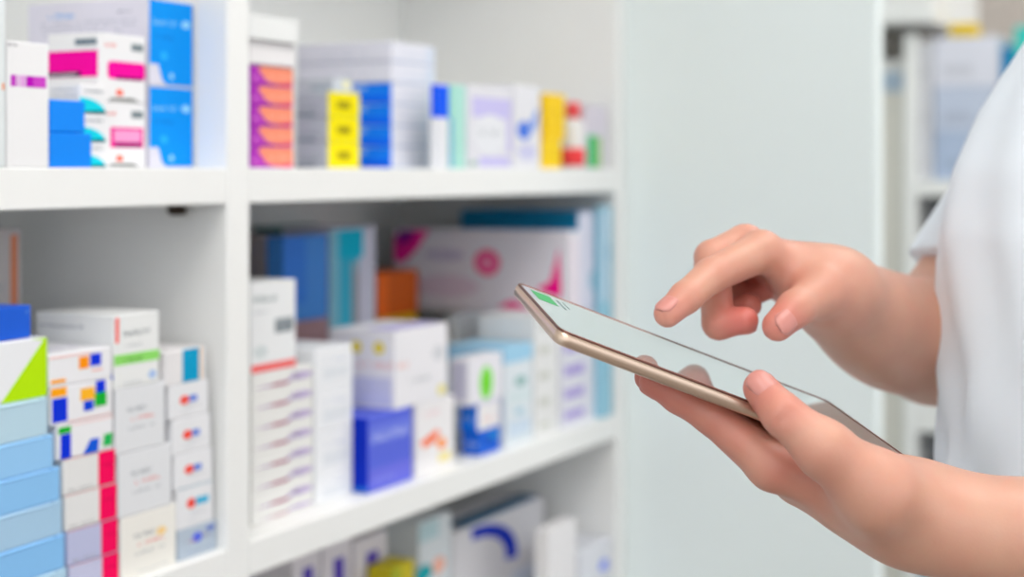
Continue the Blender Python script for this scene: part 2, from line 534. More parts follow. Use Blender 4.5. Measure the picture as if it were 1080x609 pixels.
for i, yt in enumerate((155.5, 133, 110, 87, 65, 43)):
    pr = [('t', 'S', .3, .3, .75, .45, (186, 194, 214)), ('t', 'F', .2, .35, .8, .6, (214, 220, 236)), ('r', 'F', 0, 0, 1, .09, (192, 204, 230)), ('r', 'S', 0, 0, 1, .07, (190, 196, 216)), ('r', 'F', .8, .1, 1, .9, (216, 224, 240))]
    if i < 4:
        pr += [('p', 'S', [(.64, .06), (1, .0), (1, 1), (.60, 1), (.60, .8), (.66, .62)], (26, 130, 250)), ('r', 'S', .62, .72, .74, .86, (170, 206, 250)), ('r', 'S', .7, .1, .98, .4, (16, 104, 250))]
    z = carton(z, -.040, 413, 458, yt, side=313, col=(228, 229, 240), pr=pr, group='white boxes stacked on the upper shelf',
               label='long white box %s, %s in the tallest upper stack' % ('with a blue side band' if i < 4 else 'without blue', ['bottom one', 'second from bottom', 'third up', 'fourth up', 'fifth up', 'topmost'][i]))
carton(ZU, -.008, 460, 473, 88, side=452, col=(232, 234, 240), label='narrow white box with a blue top, right of the tall white stack',
       pr=[('r', 'F', 0, .60, 1, 1, (20, 92, 250)), ('r', 'S', .3, .60, 1, 1, (20, 92, 250))])
carton(ZU, -.008, 475, 491, 89, side=471, col=(170, 226, 214), label='mint green box standing on the upper shelf', pr=[('r', 'F', 0, 0, .14, .6, (110, 170, 230)), ('r', 'F', .6, .05, .95, .95, (186, 232, 222))])
carton(ZU, -.008, 493, 540, 89, d=.06, col=(226, 226, 234), label='white box with lavender bands standing beside the mint box',
       pr=[('r', 'F', .1, .62, .98, .86, (202, 196, 240)), ('e', 'F', .5, .42, .38, .24, (232, 234, 240)), ('r', 'F', .25, .03, .95, .14, (200, 194, 240)), ('r', 'F', .88, .2, .99, .7, (206, 200, 240)), ('r', 'F', .05, .03, .2, .09, (150, 180, 170)), ('t', 'F', .25, .4, .75, .5, LGR)])
carton(ZU, -.008, 542, 570, 89, d=.06, col=(230, 230, 236), label='white box with a blue splash standing beside the yellow boxes',
       pr=[('e', 'F', .38, .46, .26, .11, (64, 116, 224)), ('p', 'F', [(.4, .4), (.85, .5), (.95, .74), (.8, .70)], (130, 160, 230)), ('e', 'F', .5, .2, .35, .10, (206, 206, 236))])
z = carton(ZU, -.008, 572.5, 592, 147, d=.05, col=(252, 212, 6), label='lower yellow box on the upper shelf', group='yellow boxes near the bottle', pr=[('t', 'F', .2, .4, .8, .55, (230, 180, 10))])
carton(z, -.008, 575.5, 596, 98, d=.045, col=(252, 208, 6), label='upper yellow box, standing on the lower yellow box', group='yellow boxes near the bottle', pr=[('t', 'F', .2, .55, .8, .65, (230, 180, 10))])
# bottle
pb = on_x(604, HOR, -.022)
zs = (pb - CAM) @ FW
k = zs / F
bt = empty('medicine_bottle', (pb[0], pb[1], ZU), 'white bottle with red cap and red label on upper shelf', 'bottle')
hb = (178 - 108) * k
rb = 12.5 * k
bm = bmesh.new()
add_lathe(bm, [(rb * .93, .0003), (rb, .002), (rb, hb * .62), (rb * .9, hb * .69), (rb * .55, hb * .74), (rb * .5, hb * .78)], 28)
bm_obj('bottle_body', bm, mat('white_plastic', (236, 236, 236), .35, .4, vary=.01), bt, smooth=True)
bm = bmesh.new()
add_lathe(bm, [(rb * 1.012, hb * .04), (rb * 1.012, hb * .31)], 28)
bm_obj('label', bm, ink((240, 76, 80)), bt)
bm = bmesh.new()
add_lathe(bm, [(rb * .58, hb * .765), (rb * .62, hb * .78), (rb * .60, hb * .97), (rb * .52, hb)], 28)
bm_obj('cap', bm, mat('red_plastic', (236, 70, 74), .35, .4, vary=.01), bt)
carton(ZU, -.008, 618.5, 640, 110, d=.03, col=(216, 214, 224), label='small white box with a green block, last on the upper shelf',
       pr=[('r', 'F', .05, .02, .45, .52, (10, 190, 110)), ('r', 'F', .47, .02, .72, .5, (170, 200, 130)), ('r', 'F', .0, .6, 1, .95, (220, 214, 226))])

# ---- middle bay, middle shelf: front row
z = ZL
for i, yt in enumerate((545, 524, 503, 482, 461, 439.5, 418, 396.5)):
    pr = [('p', 'F', [(.02, .30), (.55, .26), (.66, .50), (.55, .42)], (146, 84, 168)), ('e', 'F', .44, .33, .16, .08, (160, 40, 100)), ('t', 'F', .60, .38, .98, .80, (150, 116, 200)), ('e', 'F', .80, .55, .17, .2, (206, 190, 230))]
    z = carton(z, -.030, 266, 330, yt, d=.075, col=(236, 236, 234), pr=pr, group='white boxes with violet lines', label='white box with a violet line beside the divider, ' + nth(i, 8))
carton(z, -.030, 265, 312, 299, d=.06, col=(236, 238, 240), label='tall white box with grey stamp and red band on the violet stack',
       pr=[('r', 'F', .0, .02, 1, .105, (248, 110, 110)), ('t', 'F', .04, .78, .56, .86, (130, 150, 150)), ('r', 'F', .52, .42, .94, .58, (150, 158, 164)), ('t', 'F', .54, .45, .92, .55, (110, 120, 126)), ('t', 'F', .05, .66, .4, .70, LGR), ('e', 'F', .2, .24, .16, .07, (214, 222, 224))])
z = ZL
for i, yt in enumerate((504, 458, 412, 369)):
    z = carton(z, -.030, 332.5, 372, yt, d=.075, col=(238, 240, 244), group='plain white boxes beside the violet stack', pr=[('t', 'F', .25, .62, .85, .74, (196, 204, 224)), ('r', 'F', .2, .2, .9, .5, (226, 230, 236))],
               label='plain white box next to the violet lined stack, ' + ['bottom of four', 'second of four from bottom', 'third of four from bottom', 'top of four'][i])
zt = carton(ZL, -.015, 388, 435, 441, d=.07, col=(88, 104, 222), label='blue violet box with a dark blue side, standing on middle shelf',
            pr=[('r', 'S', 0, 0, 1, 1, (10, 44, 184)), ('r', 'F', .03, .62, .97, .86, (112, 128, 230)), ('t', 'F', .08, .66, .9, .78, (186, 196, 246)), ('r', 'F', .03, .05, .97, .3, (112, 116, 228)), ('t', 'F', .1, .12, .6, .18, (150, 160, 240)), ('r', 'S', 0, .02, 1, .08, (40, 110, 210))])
carton(ZL, -.017, 438.5, 479, top=zt, d=.085, col=(238, 236, 238), label='white box with an orange arrow, right of the blue violet box',
       pr=[('p', 'F', [(.12, .46), (.2, .36), (.5, .42), (.62, .52), (.55, .58), (.4, .54)], (252, 120, 70)), ('e', 'F', .66, .36, .12, .08, (255, 146, 40)), ('r', 'F', .58, .1, .9, .22, (240, 226, 150)), ('t', 'F', .2, .8, .6, .86, (246, 190, 200))])
carton(zt, -.016, 416.5, 472, 350, side=347, col=(236, 235, 240), label='large white box with yellow dots, resting on blue violet box',
       pr=[('e', 'S', .42, .78, .08, .08, (232, 212, 70)), ('e', 'S', .76, .78, .08, .08, (232, 212, 70)), ('r', 'S', .25, .05, .95, .40, (206, 208, 234)), ('t', 'S', .45, .52, .98, .62, (244, 180, 180)), ('t', 'F', .05, .52, .3, .6, (244, 170, 160)), ('r', 'T', .02, .05, .98, .5, (196, 190, 232)),
           ('e', 'F', .82, .62, .12, .1, (214, 216, 222)), ('e', 'F', .88, .12, .08, .07, (236, 226, 140)), ('t', 'F', .25, .3, .7, .36, LGR)])
z = carton(ZL, -.014, 506, 527, 455, side=487, col=(8, 96, 214), label='solid blue box with white text under the white fronted blue box', pr=[('t', 'S', .1, .35, .9, .6, (190, 210, 246)), ('e', 'F', .5, .55, .25, .2, (10, 80, 190)), ('r', 'F', .5, .6, .9, .8, (20, 150, 220))])
z = carton(z, -.014, 503.5, 527, 427, side=485, col=(10, 112, 226), label='blue sided box with a white front, on the solid blue box', pr=[('t', 'S', .15, .35, .9, .6, (180, 206, 246)), ('r', 'F', 0, 0, 1, 1, (236, 234, 236)), ('t', 'F', .2, .3, .8, .5, (250, 190, 180))])
carton(z, -.014, 495, 530, 379, side=475.5, col=(232, 231, 238), label='white box with a green oval, on the blue sided box', pr=[('r', 'S', .1, .12, .85, .92, (196, 194, 214)), ('e', 'F', .5, .42, .19, .36, (130, 226, 70)), ('e', 'F', .5, .42, .09, .2, (110, 214, 40))])
z = carton(ZL, -.012, 533, 562, 385, d=.07, col=(222, 230, 236), label='pale box with teal mark below the light blue box', pr=[('e', 'F', .55, .76, .22, .06, (140, 184, 182)), ('r', 'F', .1, .5, .9, .66, (214, 228, 232)), ('r', 'F', .1, .1, .9, .3, (206, 222, 238)), ('e', 'F', .5, .4, .18, .04, (170, 208, 226))])
carton(z, -.012, 533, 562, 367, d=.07, col=(160, 208, 236), label='flat light blue box lying on the pale teal marked box')
z = ZL
for i, yt in enumerate((441, 413, 385, 358, 334)):
    z = carton(z, -.012, 564, 589, yt, d=.07, col=(232, 232, 232), group='plain white boxes behind the tablet edge', pr=[('e', 'F', .4, .5, .24, .16, (202, 204, 196))],
               label='small white box with an olive mark, %s, between pale and violet labelled boxes' % ['lowest', 'second up', 'third up', 'fourth up', 'highest'][i])
z = ZL
for i, yt in enumerate((432, 408, 383, 358, 334)):
    z = carton(z, -.013, 591.5, 627, yt, d=.075, col=(228, 228, 238), group='white boxes with violet labels', pr=[('t', 'F', .12, .40, .66, .74, (150, 126, 214)), ('r', 'F', .1, .36, .68, .78, (182, 168, 224)), ('t', 'F', .12, .40, .66, .74, (150, 126, 214))],
               label='white box with a violet label near the end panel, ' + ['lowest of five', 'second of five from bottom', 'third of five from bottom', 'fourth of five from bottom', 'highest of five'][i])
zs_top = z


def slab(lo, hi, col, side_pr, front_pr, label, group=None):
    """carton given by its own world box; side face looks along -Y"""
    base, top = lo[2], hi[2]
    px = float(540 + F * ((np.array([hi[0], lo[1], 0]) - CAM) @ RT) / ((np.array([hi[0], lo[1], 0]) - CAM) @ FW))
    return carton(base, hi[0], px, px + 10, top=top, d=hi[0] - lo[0], wY=hi[1] - lo[1], col=col, pr=[(p[0], 'S') + tuple(p[1:]) for p in side_pr] + [(p[0], 'F') + tuple(p[1:]) for p in front_pr], label=label, group=group)


# pale boxes behind that carry the large pink and white carton
xa, xb = float(on_y(470, HOR, .60)[0]), -0.125
zz = ZL
for i in range(3):
    hh = (zs_top - ZL) / 3
    zz = slab((xa, .60, zz), (xb, .745, zz + hh), (212, 220, 226), [('t', .1, .4, .8, .5, LGR)], [], 'pale grey box behind the white stacks, %s under the pink carton' % ['lowest', 'middle', 'highest'][i], 'pale boxes under the pink carton')
Y_E = .655
x0e, x1e = float(on_y(416, HOR, Y_E)[0]), float(on_y(600, HOR, Y_E)[0])
te = float(on_y(600, 244, Y_E)[2])
slab((x0e, Y_E, zs_top), (x1e, Y_E + .03, te), (232, 228, 236), [
    ('p', [(.0, .58), (.0, .9), (.08, .98), (.21, .98), (.13, .72), (.06, .58)], (250, 40, 160)), ('p', [(.02, .80), (.02, .97), (.12, .97), (.10, .84)], (140, 20, 150)),
    ('e', .545, .60, .075, .16, (248, 70, 140)), ('e', .545, .60, .04, .08, (250, 150, 190)),
    ('p', [(.82, .30), (.90, .40), (.945, .80), (.96, .30), (.95, .2)], (250, 0, 140)), ('p', [(.60, .06), (.80, .06), (.72, .13), (.68, .16)], (250, 20, 140)), ('e', .3, .3, .2, .14, (226, 206, 222)), ('e', .3, .68, .12, .08, (214, 206, 226)), ('t', .2, .64, .42, .74, (180, 170, 200))],
    [('r', .1, .1, .9, .9, (236, 226, 236))], 'large white carton with magenta swirls and round pink seal')
Y_F = .695
x0f, x1f = float(on_y(486, HOR, Y_F)[0]), float(on_y(610, HOR, Y_F)[0])
slab((x0f, Y_F, zs_top), (min(x1f, -.0145), .756, float(on_y(610, 223, Y_F)[2])), (16, 132, 186), [('r', .01, .86, .99, .985, (20, 120, 160))], [('r', .0, .0, 1, 1, (224, 224, 240)), ('e', .7, .3, .2, .1, (170, 206, 226))], 'big teal blue carton behind the magenta and white carton')
carton(ZL, -.002, 635.5, 645.5, 218, d=.0105, col=(150, 200, 220), label='thin light blue box upright against the shelf end panel', pr=[('e', 'F', .5, .78, .3, .05, (80, 170, 200)), ('r', 'F', .0, .55, .5, .98, (206, 220, 236))])

# back row
BR = (150, 118, 118)
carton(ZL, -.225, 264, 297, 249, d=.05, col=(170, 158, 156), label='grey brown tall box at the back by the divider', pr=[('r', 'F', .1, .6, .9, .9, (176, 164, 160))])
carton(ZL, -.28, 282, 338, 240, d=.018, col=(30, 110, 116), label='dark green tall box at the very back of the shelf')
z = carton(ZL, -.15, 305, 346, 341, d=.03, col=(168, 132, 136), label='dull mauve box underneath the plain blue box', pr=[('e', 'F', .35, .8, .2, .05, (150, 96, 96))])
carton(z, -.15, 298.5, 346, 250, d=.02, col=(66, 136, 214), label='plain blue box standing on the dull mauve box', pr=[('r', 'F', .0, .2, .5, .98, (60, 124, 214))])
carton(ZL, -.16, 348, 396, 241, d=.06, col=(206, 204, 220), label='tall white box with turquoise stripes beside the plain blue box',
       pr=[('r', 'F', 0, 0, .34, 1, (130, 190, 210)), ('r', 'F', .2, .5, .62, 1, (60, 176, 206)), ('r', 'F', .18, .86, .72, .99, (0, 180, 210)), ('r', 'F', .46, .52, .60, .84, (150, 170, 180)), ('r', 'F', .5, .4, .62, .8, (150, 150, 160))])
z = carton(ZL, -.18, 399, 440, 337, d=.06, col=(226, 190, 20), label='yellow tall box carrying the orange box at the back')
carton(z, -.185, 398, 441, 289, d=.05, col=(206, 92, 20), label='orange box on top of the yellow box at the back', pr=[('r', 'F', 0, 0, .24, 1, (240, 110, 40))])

# ---- bottom shelf
for i, (x0, x1, yt) in enumerate([(309, 338, 586), (341, 371, 577), (374, 408, 572)]):
    carton(ZB, -.09, x0, x1, yt, d=.06, col=(226, 220, 226), group='white boxes with purple bars on the bottom shelf', pr=[('r', 'F', .35, .3, .72, .93, (90, 70, 180)), ('r', 'F', .8, .4, .9, .9, (200, 196, 214))],
           label='white box with a purple bar, %s of three on bottom shelf' % ['left', 'middle', 'right'][i])
carton(ZB, -.16, 398, 436, 548, d=.06, col=(196, 184, 188), label='greyish box with a red square on the bottom shelf', pr=[('r', 'F', .40, .86, .95, .95, (206, 26, 60)), ('r', 'F', .05, .87, .3, .94, (170, 140, 150))])
carton(ZB, -.06, 413, 437, 600, d=.028, col=(206, 190, 30), label='olive yellow box in front of the red square box', pr=[('r', 'F', 0, .6, .4, 1, (170, 180, 50))])
carton(ZB, -.085, 442, 476, 552, d=.06, col=(222, 228, 232), label='white box with teal and orange spots on the bottom shelf', pr=[('e', 'F', .15, .75, .25, .04, (20, 170, 180)), ('e', 'F', .6, .76, .2, .04, (250, 190, 170)), ('r', 'F', 0, .9, .6, 1, (190, 216, 222))])
z = carton(ZB, -.085, 478, 574, 563, d=.06, col=(224, 222, 226), label='wide white box with a thick blue arc on the bottom shelf', pr=[('arc', 'F', .22, .74, .46, .24, .72, -10, 95, (16, 50, 190)), ('r', 'F', .1, .55, .4, .62, (206, 204, 226)), ('r', 'F', .62, .4, .98, .62, (220, 226, 240))])
carton(z, -.088, 489, 566, 554, d=.02, col=(50, 104, 142), label='flat dark teal box lying on the blue arc box')
carton(ZB, -.004, 579, 608, 560, d=.018, col=(234, 232, 234), label='plain white box right of the blue arc box')
carton(ZB, -.004, 611, 645, 583, d=.05, col=(226, 228, 236), label='low white box with a blue dot beside the end panel', pr=[('e', 'F', .75, .80, .14, .05, (130, 150, 240))])

# ------------------------------------------------------------------ far shelving beyond the partition
YF = 1.9
fx = lambda px, y=YF: float(on_y(px, HOR, y)[0])
fz = lambda px, py, y=YF: float(on_y(px, py, y)[2])
GREYIN = mat('grey_cavity_shade', (120, 122, 126), .5, .4, vary=.03)  # flat grey carrying the shade of the open cavities
CREAM = mat('cream_laminate', (218, 216, 208), .5, .4, bump=.02, bscale=30, vary=.01)
fu = empty('storage_cabinet', (0.5, YF + .2, 0), 'blurred white and cream storage cabinet beyond the partition', 'cabinet')
FO = (0.5, YF + .2, 0)
xl, xm, xr_ = fx(915), fx(953), 1.3
ztop = 1.25 + 0.275
wbox('side_panel', (xl - .02, YF, 0), (xl, YF + .4, ztop), CREAM, .001, fu, FO)
wbox('side_panel', (xm, YF, 0), (fx(966), YF + .4, fz(960, 36)), LAM, .001, fu, FO)
wbox('side_panel', (xr_, YF, 0), (xr_ + .02, YF + .4, fz(960, 36)), LAM, .001, fu, FO)
wbox('back_panel', (xl, YF + .38, 0), (xr_, YF + .4, fz(960, 60)), CREAM, 0, fu, FO)
wbox('top_box', (xl - .02, YF - .03, fz(940, 26)), (fx(984, YF - .03), YF + .4, 1.25 + .6), LAM, .002, fu, FO)
wbox('shelf', (xl, YF + .01, fz(940, 108)), (xm, YF + .38, fz(940, 97)), CREAM, .001, fu, FO)
for ya, yb in ((190, 207), (440, 456)):
    wbox('shelf', (fx(966), YF, fz(980, yb)), (xr_, YF + .38, fz(980, ya)), LAM, .001, fu, FO)
dz = (fz(980, 207), fz(980, 456), .04)
for a, b in (((fz(980, 300)), dz[0]), (fz(980, 512), dz[1])):
    wbox('cavity_shade', (fx(966) + .002, YF + .06, a), (xr_ - .002, YF + .36, b - .002), GREYIN, .002, fu, FO)  # recessed grey block, its dark colour stands in for shade inside an open cavity
wbox('door', (fx(966), YF, fz(980, 440) + .001), (xr_, YF + .02, fz(980, 300) - .001), LAM, .002, fu, FO)
wbox('door', (fx(966), YF, fz(980, 588)), (xr_, YF + .02, fz(980, 512) - .001), LAM, .002, fu, FO)
wbox('plinth', (fx(966), YF + .01, 0), (xr_, YF + .02, fz(980, 590)), mat('blue_grey_laminate', (158, 174, 184), .5, .4, vary=.02), 0, fu, FO)
wbox('filler_panel', (xl, YF + .015, 0), (xm, YF + .03, fz(940, 108) - .001), CREAM, 0, fu, FO)


def farbox(px0, px1, y0, y1, dep, col, label, yy=None, group=None, name='file_box', cat='box'):
    yy = yy if yy is not None else YF + .03
    x0, x1 = fx(px0, yy), fx(px1, yy)
    bm = bmesh.new()
    z0, z1 = (y0 + .0004 if y0 < 5 else fz(px0, y0, yy)), fz(px0, y1, yy)
    add_box(bm, (0, 0, 0), (x1 - x0, dep, z1 - z0), .002)
    # recessed label strip drawn on the front
    vs = [bm.verts.new(v) for v in ((.15 * (x1 - x0), -.0006, .2 * (z1 - z0)), (.6 * (x1 - x0), -.0006, .2 * (z1 - z0)), (.6 * (x1 - x0), -.0006, .45 * (z1 - z0)), (.15 * (x1 - x0), -.0006, .45 * (z1 - z0)))]
    bm.faces.new(vs).material_index = 1
    o = bm_obj(name, bm, [card(col), ink(tuple(int(v * .93) for v in col))], None, (x0, yy, z0))
    return z1, tag(o, label, cat, group)


zsh = fz(980, 190)
zc = zsh
for i, (a, b, yt, col) in enumerate([(985, 1052, 140, (176, 192, 218)), (985, 1052, 92, (196, 206, 226)), (984, 1054, 40, (224, 226, 238))]):
    zc, _ = farbox(a, b, zc, yt, .25, col, ['blue grey box lowest in the far stack beside the person', 'pale blue box in the middle of far stack', 'lavender white box top of the far stack'][i], group='boxes stacked in the far cabinet')
farbox(1001, 1028, zc, 25, .06, (236, 200, 30), 'small yellow box on top of the far white stack')
farbox(1056, 1068, zsh, 50, .2, (40, 140, 196), 'blue binder standing right of the far white stack', name='binder', cat='binder')
farbox(1070, 1096, zsh, 28, .2, (60, 206, 196), 'teal binder partly hidden behind the shoulder', name='binder', cat='binder')
zc = zsh
for i, yt in enumerate((140, 92, 44)):
    zc, _ = farbox(971, 983, zc, yt, .2, (212, 214, 220), 'pale grey box %s in the narrow far stack' % ['lowest', 'middle', 'highest'][i], group='narrow far stack')
z1, o = farbox(931, 951, fz(940, 97), 76, .05, (186, 206, 226), 'pale blue tub with white lid in the far cubby', name='plastic_tub', cat='tub')
bm = bmesh.new()
w_ = fx(951, YF + .03) - fx(931, YF + .03)
add_box(bm, (-.003, -.003, z1 - o.location.z), (w_ + .003, .053, z1 - o.location.z + .022), .004, 2)
bm_obj('lid', bm, mat('white_plastic', (236, 236, 236)), o)

# ------------------------------------------------------------------ tablet
TC = np.array([0.105, 0.869, -0.107])
ex = np.array([0.914, 0.183, -0.363])
ex /= np.linalg.norm(ex)
en = np.array([0.376, -0.041, 0.926])
en -= ex * (en @ ex)
en /= np.linalg.norm(en)
ey = np.cross(en, ex)
TL, TW, TT = 0.203, 0.135, 0.0075
tw = lambda v: RT * v[0] + FW * v[1] + UP * v[2]
M = Matrix.Identity(4)
for i, a in enumerate((ex, ey, en)):
    wv = tw(a)
    for j in range(3):
        M[j][i] = wv[j]
tl = cw(TC)
for j in range(3):
    M[j][3] = tl[j]


def rrect(L, W, r, n=8):
    pts = []
    for cx, cy, a0 in ((L / 2 - r, W / 2 - r, 0), (-L / 2 + r, W / 2 - r, 90), (-L / 2 + r, -W / 2 + r, 180), (L / 2 - r, -W / 2 + r, 270)):
        for i in range(n + 1):
            a = math.radians(a0 + 90 * i / n)
            pts.append((cx + r * math.cos(a), cy + r * math.sin(a)))
    return pts


def plate(bm, L, W, r, layers, cap=True, mi=0, ring=None):
    """stack of rounded rectangles (inset, z)"""
    rs = []
    for ins, z in layers:
        rs.append([bm.verts.new((x, y, z)) for x, y in rrect(L - 2 * ins, W - 2 * ins, max(.0004, r - ins))])
    n = len(rs[0])
    for a, b in zip(rs[:-1], rs[1:]):
        for k in range(n):
            f = bm.faces.new((a[k], a[(k + 1) % n], b[(k + 1) % n], b[k]))
            f.material_index = mi
            f.smooth = True
    if cap:
        bm.faces.new(list(reversed(rs[0]))).material_index = mi
        bm.faces.new(rs[-1]).material_index = mi


tab = empty('tablet_computer', (0, 0, 0), 'slim gold rimmed tablet computer held tilted in the person\'s hand', 'tablet')
tab.matrix_world = M
GOLD = mat('champagne_aluminium', (222, 196, 176), .28, .5, .85, bump=.01, bscale=900, vary=.02)
bm = bmesh.new()
T = TT
plate(bm, TL, TW, .0075, [(.0026, -T), (.0010, -T + .0006), (.0002, -T + .0018), (0, -T + .0034), (.0001, -.0022), (.0006, -.0010), (.0014, -.0004), (.0020, -.0003)])
bm_obj('back_shell', bm, GOLD, tab)
glass = bpy.data.materials.new('tablet_glass')
glass.use_nodes = True
gb = glass.node_tree.nodes['Principled BSDF']
setin(gb, 'Base Color', (0.64, 0.72, 0.73, 1))
setin(gb, 'Metallic', 0.75)
setin(gb, 'Roughness', 0.03)
setin(gb, 'IOR', 1.75)
setin(gb, 'Specular IOR Level', 0.5)
setin(gb, 'Emission Color', lin((205, 228, 226)))
setin(gb, 'Emission Strength', 0.03)
bm = bmesh.new()
plate(bm, TL - .0042, TW - .0042, .0058, [(.0, -.0006), (.0, -.0002), (.0006, .0000)])
bm_obj('screen_glass', bm, glass, tab)
bm = bmesh.new()
plate(bm, TL - .0012, TW - .0012, .007, [(.0008, -.0009), (0, -.0007), (.0002, .0002), (.0006, .00045), (.0011, .00040), (.0015, -.00005)], cap=False)
o = bm_obj('screen_rim', bm, mat('dark_rose_metal', (120, 78, 68), .35, .5, .6, vary=.03), tab)
# green icon and a few lines of the page in the far left corner
bm = bmesh.new()
xs0, ys0 = -TL / 2 + .007, TW / 2 - .010
for (a, b, c_, d_, i_) in ((0, -.032, .012, -.002, 0), (.015, -.034, .0165, -.006, 1), (.019, -.026, .020, -.006, 1)):
    vs = [bm.verts.new(v) for v in ((xs0 + a, ys0 + b, .00006), (xs0 + c_, ys0 + b, .00006), (xs0 + c_, ys0 + d_, .00006), (xs0 + a, ys0 + d_, .00006))]
    bm.faces.new(vs).material_index = i_
bm_obj('screen_icon', bm, [emis('green_icon', (30, 160, 84), .06), ink((120, 140, 140))], tab)['label'] = 'green icon on the screen'
bm = bmesh.new()
add_box(bm, (-.008, -.0007, -.001), (.008, .0007, .001), .0005)
bm_obj('volume_button', bm, GOLD, tab, (-TL / 2 + .045, TW / 2 + .0002, -.0038))

# ------------------------------------------------------------------ implicit surfaces
def smin(a, b, k):
    h = np.maximum(k - np.abs(a - b), 0.0) / k
    return np.minimum(a, b) - h * h * k * 0.25


def axis(segs):
    out = [segs[0][0]]
    for a, b, s in segs:
        n = max(1, int(round((b - a) / s)))
        out += list(np.linspace(a, b, n + 1)[1:])
    return np.array(out, np.float32)


